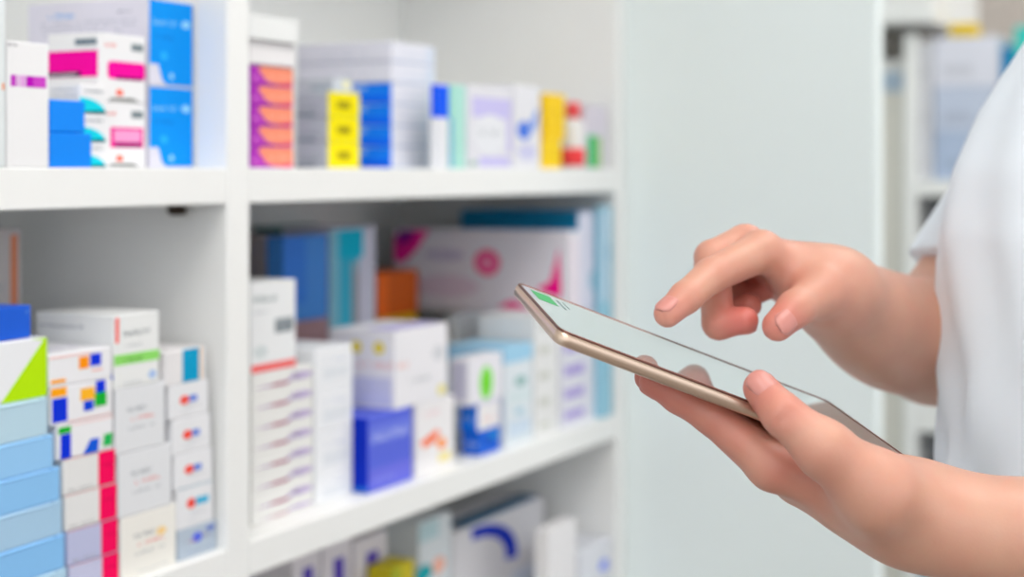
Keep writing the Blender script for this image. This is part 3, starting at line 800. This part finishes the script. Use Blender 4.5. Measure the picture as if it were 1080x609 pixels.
class Field:
    def __init__(self, ax, ay, az):
        self.ax = (ax, ay, az)
        self.D = np.full((len(ax), len(ay), len(az)), 1.0, np.float32)

    def sub(self, lo, hi):
        sl = []
        for a, l, h in zip(self.ax, lo, hi):
            i0 = max(0, np.searchsorted(a, l) - 1)
            i1 = min(len(a), np.searchsorted(a, h) + 1)
            sl.append(slice(int(i0), int(max(i1, i0 + 1))))
        g = np.meshgrid(*[a[s] for a, s in zip(self.ax, sl)], indexing='ij', sparse=True)
        return tuple(sl), g

    def chain(self, pts, k=0.004, kg=0.006, op='add'):
        """pts: list of segments (a, b, ra, rb)"""
        allp = np.array([p for s in pts for p in (s[0], s[1])])
        R = max(max(s[2], s[3]) for s in pts) + 0.022
        sl, g = self.sub(allp.min(0) - R, allp.max(0) + R)
        d = None
        for a, b, ra, rb in pts:
            a = np.asarray(a, float)
            b = np.asarray(b, float)
            ab = b - a
            L = float(ab @ ab) + 1e-12
            t = ((g[0] - a[0]) * ab[0] + (g[1] - a[1]) * ab[1] + (g[2] - a[2]) * ab[2]) / L
            t = np.clip(t, 0, 1)
            q = np.sqrt((g[0] - a[0] - t * ab[0]) ** 2 + (g[1] - a[1] - t * ab[1]) ** 2 + (g[2] - a[2] - t * ab[2]) ** 2) - (ra + t * (rb - ra))
            d = q if d is None else smin(d, q, k)
        d = d.astype(np.float32)
        if op == 'add':
            self.D[sl] = smin(self.D[sl], d, kg)
        else:
            self.D[sl] = -smin(-self.D[sl], d, kg)

    def ell(self, c, r, kg=0.01, op='add'):
        c = np.asarray(c)
        r = np.asarray(r)
        sl, g = self.sub(c - r - .03, c + r + .03)
        x, y, z = [(g[i] - c[i]) for i in range(3)]
        k0 = np.sqrt((x / r[0]) ** 2 + (y / r[1]) ** 2 + (z / r[2]) ** 2)
        k1 = np.sqrt((x / r[0] ** 2) ** 2 + (y / r[1] ** 2) ** 2 + (z / r[2] ** 2) ** 2) + 1e-9
        d = (k0 * (k0 - 1) / k1).astype(np.float32)
        if op == 'add':
            self.D[sl] = smin(self.D[sl], d, kg)
        else:
            self.D[sl] = -smin(-self.D[sl], d, kg)

    def torso(self, prof, inset=0.0, kg=0.03):
        """profile rows: height, centre x, half depth a, half width b"""
        pr = np.array(prof)
        lo = (pr[:, 1].min() - .25, TZ - .3, pr[0, 0] - .02)
        hi = (pr[:, 1].max() + .25, TZ + .3, pr[-1, 0] + .02)
        sl, g = self.sub(lo, hi)
        u = g[2]
        cx = np.interp(u, pr[:, 0], pr[:, 1])
        a = np.interp(u, pr[:, 0], pr[:, 2]) - inset
        b = np.interp(u, pr[:, 0], pr[:, 3]) - inset
        ax_, by = (g[0] - cx) / a, (g[1] - TZ) / b
        k0 = np.sqrt(ax_ ** 2 + by ** 2) + 1e-6
        k1 = np.sqrt((ax_ / a) ** 2 + (by / b) ** 2) + 1e-6
        d = k0 * (k0 - 1) / k1
        d = np.maximum(d, np.maximum(pr[0, 0] + inset - u, u - pr[-1, 0] + inset)).astype(np.float32)
        self.D[sl] = smin(self.D[sl], d, kg)

    def mesh(self):
        D = self.D
        ax = self.ax
        S = D < 0
        c = np.zeros(tuple(n - 1 for n in D.shape), np.int8)
        for i in (0, 1):
            for j in (0, 1):
                for k in (0, 1):
                    c += S[i:D.shape[0] - 1 + i, j:D.shape[1] - 1 + j, k:D.shape[2] - 1 + k]
        act = (c > 0) & (c < 8)
        ci = np.argwhere(act)
        idx = np.full(act.shape, -1, np.int32)
        idx[act] = np.arange(len(ci))
        acc = np.zeros((len(ci), 3))
        cnt = np.zeros(len(ci))
        cor = [(i, j, k) for i in (0, 1) for j in (0, 1) for k in (0, 1)]
        val = {o: D[ci[:, 0] + o[0], ci[:, 1] + o[1], ci[:, 2] + o[2]].astype(float) for o in cor}
        pos = {o: np.stack([ax[m][ci[:, m] + o[m]] for m in range(3)], 1).astype(float) for o in cor}
        for o in cor:
            for m in range(3):
                if o[m] == 0:
                    o2 = tuple(1 if q == m else o[q] for q in range(3))
                    x = (val[o] < 0) != (val[o2] < 0)
                    t = np.where(x, val[o] / np.where(x, val[o] - val[o2], 1), 0)
                    acc += np.where(x[:, None], pos[o] + t[:, None] * (pos[o2] - pos[o]), 0)
                    cnt += x
        V = acc / cnt[:, None]
        faces = []
        for m in range(3):
            sh = [slice(None)] * 3
            a = [slice(None)] * 3
            b = [slice(None)] * 3
            a[m] = slice(0, -1)
            b[m] = slice(1, None)
            sa, sb = S[tuple(a)], S[tuple(b)]
            e = np.argwhere(sa != sb)
            u, v = [(1, 2), (2, 0), (0, 1)][m]
            ok = (e[:, u] > 0) & (e[:, v] > 0) & (e[:, u] < D.shape[u] - 1) & (e[:, v] < D.shape[v] - 1)
            e = e[ok]

            def ix(du, dv):
                q = e.copy()
                q[:, u] += du
                q[:, v] += dv
                return idx[q[:, 0], q[:, 1], q[:, 2]]
            f = np.stack([ix(-1, -1), ix(0, -1), ix(0, 0), ix(-1, 0)], 1)
            flip = ~sa[e[:, 0], e[:, 1], e[:, 2]]
            f[flip] = f[flip][:, ::-1]
            faces.append(f)
        return V, np.concatenate(faces)


def relax(V, Fq, it=2, lam=.5):
    n = len(V)
    e = np.concatenate([Fq[:, [0, 1]], Fq[:, [1, 2]], Fq[:, [2, 3]], Fq[:, [3, 0]]])
    for _ in range(it):
        for l in (lam, -lam * .98):
            s = np.zeros_like(V)
            c = np.zeros(n)
            for m in range(3):
                s[:, m] = np.bincount(e[:, 0], V[e[:, 1], m], n) + np.bincount(e[:, 1], V[e[:, 0], m], n)
            c = np.bincount(e[:, 0], minlength=n) + np.bincount(e[:, 1], minlength=n)
            V = V + l * (s / np.maximum(c, 1)[:, None] - V)
    return V


def lap(V, Fq):
    n = len(V)
    e = np.concatenate([Fq[:, [0, 1]], Fq[:, [1, 2]], Fq[:, [2, 3]], Fq[:, [3, 0]]])
    c = np.bincount(e[:, 0], minlength=n) + np.bincount(e[:, 1], minlength=n)
    s = np.stack([np.bincount(e[:, 0], V[e[:, 1], m], n) + np.bincount(e[:, 1], V[e[:, 0], m], n) for m in range(3)], 1)
    return V + .6 * (s / np.maximum(c, 1)[:, None] - V)


def quad_obj(name, V, Fq, m, parent, loc):
    me = bpy.data.meshes.new(name)
    W = (cw(V) - np.asarray(loc)).astype(np.float32)
    me.vertices.add(len(W))
    me.vertices.foreach_set('co', W.ravel())
    me.loops.add(Fq.size)
    me.loops.foreach_set('vertex_index', Fq.ravel().astype(np.int32))
    me.polygons.add(len(Fq))
    me.polygons.foreach_set('loop_start', np.arange(0, Fq.size, 4, dtype=np.int32))
    me.polygons.foreach_set('use_smooth', np.ones(len(Fq), bool))
    me.update(calc_edges=True)
    me.validate()
    me.materials.append(m)
    o = bpy.data.objects.new(name, me)
    link(o)
    if parent:
        o.parent = parent
    return o


# ------------------------------------------------------------------ person
TZ = 1.01          # depth of the middle of the torso
FLOORU = -1.25
PX0 = 0.405
ploc = cw(np.array([[PX0, TZ, FLOORU]]))[0]
person = empty('person', tuple(ploc), 'person in a white short sleeved tunic pointing at a tablet held in one hand', 'person')

TORSO = [(-.50, .41, .135, .185), (-.30, .40, .128, .168), (-.18, .397, .122, .158), (-.10, .396, .122, .162), (-.04, .398, .122, .168), (0, .404, .119, .172),
         (.04, .416, .113, .172), (.08, .430, .102, .155), (.12, .436, .085, .115), (.155, .440, .066, .078)]
mm = .001
# right hand (farther): pointing
R_W = P(880, 308, .950)
rI = [P(704, 331, .872), P(723, 314, .882), P(750, 291, .900), P(803, 265, .925)]
rM = [P(786, 338, .905), P(758, 341, .912), P(751, 272, .930), P(786, 257, .945)]
rR = [P(790, 322, .935), P(760, 334, .942), P(750, 280, .952), P(792, 262, .962)]
rP = [P(806, 306, .955), P(780, 316, .962), P(770, 284, .970), P(803, 270, .977)]
rT = [P(820, 344, .885), P(839, 326, .896), P(866, 308, .915), P(888, 306, .938)]
KR = 1.034
R_W = R_W * KR
rI, rM, rR, rP, rT = [[p * KR for p in f] for f in (rI, rM, rR, rP, rT)]
R_F1, R_F2, R_E = P(910, 334, 1.025), P(946, 352, 1.085), P(990, 362, 1.155)
R_S = np.array([.425, 1.185, .055])
# left hand (nearer): holding
L_W = P(960, 545, .812)
lI = [P(689, 403, .826), P(716, 419, .824), P(750, 439, .822), P(815, 491, .815)]
lM = [P(684, 398, .848), P(714, 413, .847), P(752, 432, .846), P(818, 484, .838)]
lR = [P(700, 402, .870), P(726, 414, .870), P(760, 432, .868), P(824, 480, .860)]
lP = [P(735, 414, .892), P(756, 424, .892), P(782, 440, .890), P(832, 478, .880)]
lT = [P(802, 410, .800), P(826, 438, .789), P(869, 474, .783), P(927, 520, .788)]
L_E = np.array([.425, .800, -.195])
L_S = np.array([.425, .835, .055])

ax = axis([(.04, .055, .005), (.055, .30, .0017), (.30, .34, .004), (.34, .68, .008)])
ay = axis([(.62, .75, .008), (.75, 1.02, .0017), (1.02, 1.08, .0035), (1.08, 1.42, .008)])
az = axis([(-1.262, -.235, .009), (-.235, -.03, .0017), (-.03, .0, .004), (.0, .17, .007), (.17, .43, .004)])
B = Field(ax, ay, az)


def finger(pts, rad, kg):
    B.chain([(pts[0], pts[1], rad[0], rad[1]), (pts[1], pts[2], rad[1], rad[2]), (pts[2], pts[3], rad[2], rad[3])], .003, kg)


# palms first, then the fingers with tight blends so that they stay apart
def seg(a, b, ra, rb):
    return (a, b, ra * mm, rb * mm)


B.chain([seg(rI[3], R_W + [0, -.006, 0], 11.2, 15.5), seg(rM[3], R_W, 11.2, 16), seg(rR[3], R_W + [0, .008, -.002], 11, 15.5), seg(rP[3], R_W + [0, .016, -.004], 11, 15), seg(P(815, 286, 1.0), P(868, 303, .998), 15, 14),
         seg(rT[3], R_W, 15, 16), seg(rT[2], rT[3], 13, 15)], .012, .004)
def spline(pts, rad, n=5):
    out, pr = [], []
    K = len(pts)
    for i in range(K - 1):
        p = [np.append(pts[max(0, min(K - 1, i + q))], rad[max(0, min(K - 1, i + q))]) for q in (-1, 0, 1, 2)]
        for t in np.arange(n) / n:
            out.append(.5 * (2 * p[1] + (p[2] - p[0]) * t + (2 * p[0] - 5 * p[1] + 4 * p[2] - p[3]) * t * t + (3 * p[1] - p[0] - 3 * p[2] + p[3]) * t ** 3))
    out.append(np.append(pts[-1], rad[-1]))
    return [(a[:3], b[:3], a[3] * mm, b[3] * mm) for a, b in zip(out[:-1], out[1:])]


B.chain(spline([P(866, 303, .967), R_W, R_F1, R_F2, R_E], [19, 22.5, 33, 40, 42.5]), .004, .022)
B.chain([seg(R_E, R_S, 42, 50)], .015, .02)
finger(rI, KR * np.array([7.6, 8.8, 9.8, 11.8]) * mm, .005)
finger(rM, KR * np.array([7.6, 9.2, 10.0, 11.5]) * mm, .0022)
finger(rR, KR * np.array([7.4, 8.6, 9.6, 11.0]) * mm, .0022)
finger(rP, KR * np.array([6.6, 7.6, 8.5, 10.0]) * mm, .0022)
B.chain([seg(rT[0], rT[1], 8.9, 10.5), seg(rT[1], rT[2], 10.5, 13.4)], .004, .006)

B.chain([seg(lI[3], L_W + [0, -.002, .003], 12.5, 17), seg(lM[3], L_W + [0, .008, .003], 12.5, 17), seg(lR[3], L_W + [0, .016, .003], 12, 16), seg(lP[3], L_W + [0, .024, .003], 11, 15),
         seg(P(845, 507, .83), P(928, 535, .82), 12.5, 17), seg(lT[3], L_W, 18.5, 21), seg(lT[2], lT[3], 13.5, 18.5)], .011, .004)
B.chain(spline([P(912, 526, .815), L_W + [0, 0, .002], P(1010, 554, .807), P(1080, 565, .803), L_E], [15, 21, 24.5, 28.5, 41]), .004, .022)
B.chain([seg(L_E, L_S, 42, 50)], .015, .02)
finger(lI, np.array([7.4, 8.4, 9.3, 12.5]) * mm, .005)
finger(lM, np.array([7.6, 8.6, 9.4, 12.3]) * mm, .0022)
finger(lR, np.array([7.2, 8.2, 9.0, 11.8]) * mm, .0022)
finger(lP, np.array([6.5, 7.4, 8.2, 10.8]) * mm, .0022)
B.chain([seg(lT[0], lT[1], 8.8, 10.2), seg(lT[1], lT[2], 10.2, 13.8)], .004, .006)
# creases: wrist, thumb knuckle, finger joints
def on_skin(px, py, z0=.72):
    for q in np.arange(z0, z0 + .2, .0008):
        p = P(px, py, q)
        i = [int(np.clip(np.searchsorted(a, v), 0, len(a) - 1)) for a, v in zip(B.ax, p)]
        if B.D[i[0], i[1], i[2]] < 0:
            return p
    return P(px, py, z0)


def crease(pts, w, deep):
    q = [on_skin(*p) for p in pts]
    q = [p + [0, -w + deep, 0] for p in q]
    n = len(q) - 1
    B.chain([(q[i], q[i + 1], w * (.55 if i == 0 else 1), w * (.55 if i == n - 1 else 1)) for i in range(n)], .001, .003, 'cut')


crease([(818, 447), (828, 441), (836, 431)], .0022, .0003)
# torso, neck, head, legs
B.torso(TORSO, .012)
HC = np.array([.405, TZ, .285])
B.chain([((.44, TZ, .10), (.425, TZ, .20), .055, .052)], .01, .02)
B.ell(HC + [.012, 0, .02], (.088, .073, .088), .02)
B.ell(HC + [-.03, 0, -.035], (.062, .058, .075), .03)
B.ell(HC + [-.048, 0, -.088], (.028, .026, .022), .02)
B.chain([(HC + [-.088, 0, .012], HC + [-.108, 0, -.028], .007, .011)], .004, .012)
B.ell(HC + [-.098, .010, -.032], (.010, .009, .008), .006)
B.ell(HC + [-.098, -.010, -.032], (.010, .009, .008), .006)
B.ell(HC + [-.088, 0, -.058], (.009, .022, .006), .004)
B.ell(HC + [-.084, 0, -.068], (.010, .018, .006), .004)
for s in (-1, 1):
    B.ell(HC + [-.098, s * .031, .008], (.012, .016, .011), .01, 'cut')
    B.ell(HC + [.015, s * .073, -.01], (.020, .008, .030), .006)
    hip, kn, an = np.array([.42, TZ + s * .09, -.46]), np.array([.405, TZ + s * .085, -.82]), np.array([.43, TZ + s * .085, -1.17])
    B.chain([(hip, kn, .078, .052), (kn, an + [.0, 0, .2], .050, .052), (an + [0, 0, .2], an, .052, .036)], .02, .03)
    B.chain([(an + [.01, 0, -.025], an + [-.13, 0, -.045], .033, .022)], .01, .02)
# keep the hands clear of the tablet
hx = ((ax[:, None, None] - TC[0]) * ex[0] + (ay[None, :, None] - TC[1]) * ex[1] + (az[None, None, :] - TC[2]) * ex[2])
hy = ((ax[:, None, None] - TC[0]) * ey[0] + (ay[None, :, None] - TC[1]) * ey[1] + (az[None, None, :] - TC[2]) * ey[2])
hz = ((ax[:, None, None] - TC[0]) * en[0] + (ay[None, :, None] - TC[1]) * en[1] + (az[None, None, :] - TC[2]) * en[2]) + TT / 2
dpl = np.maximum(np.maximum(np.abs(hx) - TL / 2, np.abs(hy) - TW / 2), np.abs(hz - .0003) - TT / 2 - .0003) - .0006
B.D = np.maximum(B.D, -dpl).astype(np.float32)
del hx, hy, hz, dpl
V, Fq = B.mesh()
V = relax(V, Fq, 3)


def smooth01(x):
    x = np.clip(x, 0, 1)
    return x * x * (3 - 2 * x)


near_r = smooth01((V[:, 1] - .985) / .03) * (V[:, 0] < .36) * (V[:, 2] < -.03) * (V[:, 2] > -.2) * (V[:, 0] > .15)
near_l = smooth01((V[:, 0] - .183) / .03) * (V[:, 1] < .875) * (V[:, 2] < -.1) * (V[:, 0] < .40)
mk = np.maximum(near_r, near_l)[:, None]
for _ in range(35):
    Vn = lap(V, Fq)
    V = V + mk * (Vn - V)
SKIN = bpy.data.materials.new('skin')
SKIN.use_nodes = True
nt = SKIN.node_tree
sb = nt.nodes['Principled BSDF']
att = nt.nodes.new('ShaderNodeAttribute')
att.attribute_name = 'flush'
tc = nt.nodes.new('ShaderNodeTexCoord')
nz = nt.nodes.new('ShaderNodeTexNoise')
nz.inputs['Scale'].default_value = 55
nz.inputs['Detail'].default_value = 4
nt.links.new(tc.outputs['Object'], nz.inputs['Vector'])
ad = nt.nodes.new('ShaderNodeMath')
ad.operation = 'MULTIPLY_ADD'
nt.links.new(nz.outputs['Fac'], ad.inputs[0])
ad.inputs[1].default_value = .30
nt.links.new(att.outputs['Fac'], ad.inputs[2])
rp = nt.nodes.new('ShaderNodeValToRGB')
rp.color_ramp.elements[0].color = lin((210, 164, 140))
rp.color_ramp.elements[0].position = .0
rp.color_ramp.elements[1].color = lin((198, 104, 94))
rp.color_ramp.elements[1].position = 1.1 if False else 1.0
nt.links.new(ad.outputs[0], rp.inputs['Fac'])
nt.links.new(rp.outputs['Color'], sb.inputs['Base Color'])
setin(sb, 'Roughness', .45)
setin(sb, 'Specular IOR Level', .55)
setin(sb, 'Subsurface Weight', .35)
setin(sb, 'Subsurface Radius', (1.0, .35, .2))
setin(sb, 'Subsurface Scale', .008)
n2 = nt.nodes.new('ShaderNodeTexNoise')
n2.inputs['Scale'].default_value = 700
nt.links.new(tc.outputs['Object'], n2.inputs['Vector'])
bp = nt.nodes.new('ShaderNodeBump')
bp.inputs['Strength'].default_value = .12
bp.inputs['Distance'].default_value = .0006
nt.links.new(n2.outputs['Fac'], bp.inputs['Height'])
nt.links.new(bp.outputs['Normal'], sb.inputs['Normal'])
hx, hy, hz = (V - TC) @ ex, (V - TC) @ ey, (V - TC) @ en + TT / 2
gx, gy, gz = TL / 2 + .0005 - np.abs(hx), TW / 2 + .0005 - np.abs(hy), TT / 2 + .0011 - np.abs(hz)
ins = (gx > 0) & (gy > 0) & (gz > 0)
mn = np.minimum(np.minimum(gx, gy), gz)
for g_, h_, a_ in ((gx, hx, ex), (gy, hy, ey), (gz, hz, en)):
    q = ins & (g_ == mn)
    V[q] += (np.sign(h_[q]) * g_[q])[:, None] * a_
body = quad_obj('body', V, Fq, SKIN, person, ploc)
fl = np.zeros(len(V))
for c, r, a in [(rI[0], .020, .5), (rM[0], .022, .9), (rR[0], .02, .8), (rP[0], .02, .8), (rT[0], .022, .7), (rI[2], .016, .25), (rM[2], .018, .25), (rM[3] + [0.01, 0, -.015], .025, .6), (rT[2] + [-.01, .01, -.002], .03, .35),
                (lI[0], .03, .7), (lI[1], .03, .6), (lI[2], .035, .5), (lT[0], .022, .7), (lT[1], .016, .55), (lT[2] + [-.012, .015, -.012], .03, .4), (P(895, 490, .775), .05, .10),
                (lM[0], .03, .6), (lM[1], .03, .6), (HC + [-.092, 0, -.063], .014, .7)]:
    d2 = ((V - c) ** 2).sum(1)
    fl = np.maximum(fl, a * np.exp(-d2 / (r * r)))
at = body.data.attributes.new('flush', 'FLOAT', 'POINT')
at.data.foreach_set('value', fl.astype(np.float32))

NAIL = mat('fingernail', (204, 136, 126), .3, .5, vary=.03, bscale=60)


def nail(tip, prev, nrm, r, width, length, back=.004):
    d = np.asarray(tip) - np.asarray(prev)
    d /= np.linalg.norm(d)
    n = np.asarray(nrm, float)
    n = n - d * (n @ d)
    n /= np.linalg.norm(n)
    s = np.cross(d, n)
    nu, nv = 10, 10
    vs, fs = [], []
    for layer in (0, 1):
        for i in range(nu + 1):
            t = i / nu
            u = -length * .55 + length * t
            wv = width * (1 - .55 * max(0, (t - .72) / .28) ** 2.2 - .30 * max(0, (.25 - t) / .25) ** 2)
            for j in range(nv + 1):
                ph = (j / nv * 2 - 1) * wv
                rad = r
                if u > 0:
                    rad = math.sqrt(max(r * r - (u * .80) ** 2, 1e-8))
                rad += (.00045 if layer == 0 else -.0012) - (.0006 if i in (0,) or j in (0, nv) else 0)
                vs.append(np.asarray(tip) + d * u + (n * math.cos(ph) + s * math.sin(ph)) * rad)
    W_ = nv + 1
    N = (nu + 1) * W_
    for i in range(nu):
        for j in range(nv):
            a = i * W_ + j
            fs.append((a, a + 1, a + W_ + 1, a + W_))
            fs.append((N + a, N + a + W_, N + a + W_ + 1, N + a + 1))
    rim = [j for j in range(W_)] + [i * W_ + nv for i in range(1, nu + 1)] + [nu * W_ + j for j in range(nv - 1, -1, -1)] + [i * W_ for i in range(nu - 1, 0, -1)]
    for a, b in zip(rim, rim[1:] + rim[:1]):
        fs.append((a, N + a, N + b, b))
    o = py_obj('fingernail', cw(np.array(vs)) - ploc, fs, NAIL, person)
    return o


nail(rI[0], rI[1], (-.42, -.60, .68), .00795, .85, .0125)
nail(rT[0], rT[1], (.10, -.95, .05), .0090, .85, .0135)
nail(rM[0], rM[1], (.3, .5, -.9), .0079, .8, .011)
nail(lT[0], lT[1], (.02, -.85, .35), .0089, .85, .0135)
nail(lI[0], lI[1], (-.1, .6, -1), .0075, .8, .011)

# tunic
TUN = mat('white_cotton', (236, 243, 251), .85, .2, bump=.15, bscale=900, vary=.01)
tx = axis([(.16, .40, .0035), (.40, .70, .007)])
ty = axis([(.68, 1.10, .004), (1.10, 1.36, .005)])
tz_ = axis([(-.56, -.24, .007), (-.24, .10, .0035), (.10, .21, .005)])
T_ = Field(tx, ty, tz_)
T_.torso(TORSO, 0.0)
rs_dir = (R_E - R_S)
rs_len = np.linalg.norm(rs_dir)
rs_dir /= rs_len
hemR = R_S + rs_dir * (rs_len * .78)
ls_dir = (L_E - L_S) / np.linalg.norm(L_E - L_S)
hemL = L_S + ls_dir * .16
T_.chain([(R_S, hemR + rs_dir * .02, .054, .049)], .01, .04)
T_.chain([(L_S, hemL + ls_dir * .02, .062, .060)], .01, .04)
X, Y, Z = np.meshgrid(tx, ty, tz_, indexing='ij', sparse=True)
fold = .0035 * np.sin(38 * X + 55 * Y + 22 * Z + 2.2 * np.sin(14 * Z + 9 * Y)) * (.4 + .6 * np.sin(11 * Y + 17 * Z) ** 2) + .0018 * np.sin(95 * Y - 40 * Z + 3 * np.sin(25 * X))
T_.D += fold.astype(np.float32)
# sleeves and hem are open: cut the ends and hollow the cloth
for hem, dr in ((hemR, rs_dir), (hemL, ls_dir)):
    near = ((X - hem[0]) ** 2 + (Y - hem[1]) ** 2 + (Z - hem[2]) ** 2) < .095 ** 2
    pl = (X - hem[0]) * dr[0] + (Y - hem[1]) * dr[1] + (Z - hem[2]) * dr[2]
    tor = Field(tx, ty, tz_)
    tor.torso(TORSO, -.004)
    T_.D = np.where(near & (tor.D > 0), np.maximum(T_.D, pl), T_.D).astype(np.float32)
shell = np.maximum(T_.D, -(T_.D + .0105))
V2, F2 = None, None
T_.D = shell.astype(np.float32)
V2, F2 = T_.mesh()
V2 = relax(V2, F2, 3)
quad_obj('tunic', V2, F2, TUN, person, ploc)['label'] = 'white short sleeved tunic'

# trousers, shoes, hair (outside the picture)
lx = axis([(.20, .64, .012)])
ly = axis([(.72, 1.30, .012)])
lz = axis([(-1.20, -.38, .014)])
G = Field(lx, ly, lz)
for s in (-1, 1):
    hip, kn, an = np.array([.42, TZ + s * .085, -.48]), np.array([.405, TZ + s * .085, -.82]), np.array([.43, TZ + s * .085, -1.15])
    G.chain([(hip, kn, .098, .075), (kn, an, .075, .062)], .02, .03)
G.torso([(-.56, .42, .115, .165), (-.40, .41, .115, .160)], 0)
Vt, Ft = G.mesh()
quad_obj('trousers', relax(Vt, Ft, 2), Ft, mat('white_twill', (226, 227, 232), .85, .2, bump=.1, bscale=700), person, ploc)
for s in (-1, 1):
    G = Field(axis([(.22, .52, .005)]), axis([(TZ + s * .085 - .07, TZ + s * .085 + .07, .005)]), axis([(-1.262, -1.11, .005)]))
    an = np.array([.43, TZ + s * .085, -1.17])
    G.chain([(an + [.02, 0, -.03], an + [-.14, 0, -.045], .043, .034), (an + [.015, 0, -.03], an + [.01, 0, .02], .043, .042)], .02, .02)
    G.D = np.maximum(G.D, (-1.2495 - G.ax[2])[None, None, :]).astype(np.float32)
    Vs, Fs = G.mesh()
    quad_obj('shoe', relax(Vs, Fs, 1), Fs, mat('white_leather', (232, 232, 232), .4, .4, vary=.02), person, ploc)
HAIR = mat('dark_brown_hair', (46, 32, 26), .45, .4, bump=.6, bscale=300, vary=.2)
G = Field(axis([(.26, .60, .005)]), axis([(TZ - .13, TZ + .13, .005)]), axis([(.10, .43, .005)]))
G.ell(HC + [.018, 0, .026], (.094, .081, .096), .01)
G.ell(HC + [.05, 0, -.03], (.055, .072, .075), .03)
G.ell(HC + [.115, 0, .0], (.036, .036, .036), .015)
G.ell(HC + [-.085, 0, -.045], (.085, .063, .095), .012, 'cut')
for s in (-1, 1):
    G.chain([(HC + [-.090, s * .016, .024], HC + [-.086, s * .030, .029], .0032, .0036), (HC + [-.086, s * .030, .029], HC + [-.070, s * .046, .024], .0036, .0026)], .002, .002)
Vh, Fh = G.mesh()
quad_obj('hair', relax(Vh, Fh, 1), Fh, HAIR, person, ploc)
for s in (-1, 1):
    bm = bmesh.new()
    bmesh.ops.create_uvsphere(bm, u_segments=24, v_segments=16, radius=.0115)
    c = cw(np.array([HC + [-.0705, s * .031, .008]]))[0] - ploc
    for v in bm.verts:
        v.co += Vector(c)
    dirw = Vector(tw(np.array([-1, 0, -.2]))).normalized()
    for f in bm.faces:
        f.smooth = True
        f.material_index = 1 if (f.calc_center_median() - Vector(c)).normalized().dot(dirw) > .88 else 0
    bm_obj('eye', bm, [mat('eye_white', (240, 240, 240), .2, .5), mat('brown_iris', (60, 36, 22), .2, .5)], person)

# ------------------------------------------------------------------ camera, world, view
cam = bpy.data.cameras.new('camera')
cam.sensor_width = 36.0
cam.lens = F / 1080 * 36.0
cam.shift_y = -(304.5 - HOR) / 1080
cam.dof.use_dof = True
cam.dof.focus_distance = 0.845
cam.dof.aperture_fstop = 4.6
co = bpy.data.objects.new('camera', cam)
co.location = CAM
co.rotation_euler = (math.pi / 2, 0, TH)
link(co)
SC.camera = co
w = bpy.data.worlds.new('world')
w.use_nodes = True
bg = w.node_tree.nodes['Background']
bg.inputs['Color'].default_value = (0.93, 0.97, 1.0, 1)
bg.inputs['Strength'].default_value = 1.3
SC.world = w
SC.view_settings.view_transform = 'Standard'
SC.view_settings.look = 'None'
SC.view_settings.gamma = 1
SC.view_settings.use_curve_mapping = False
SC.view_settings.exposure = 0.20
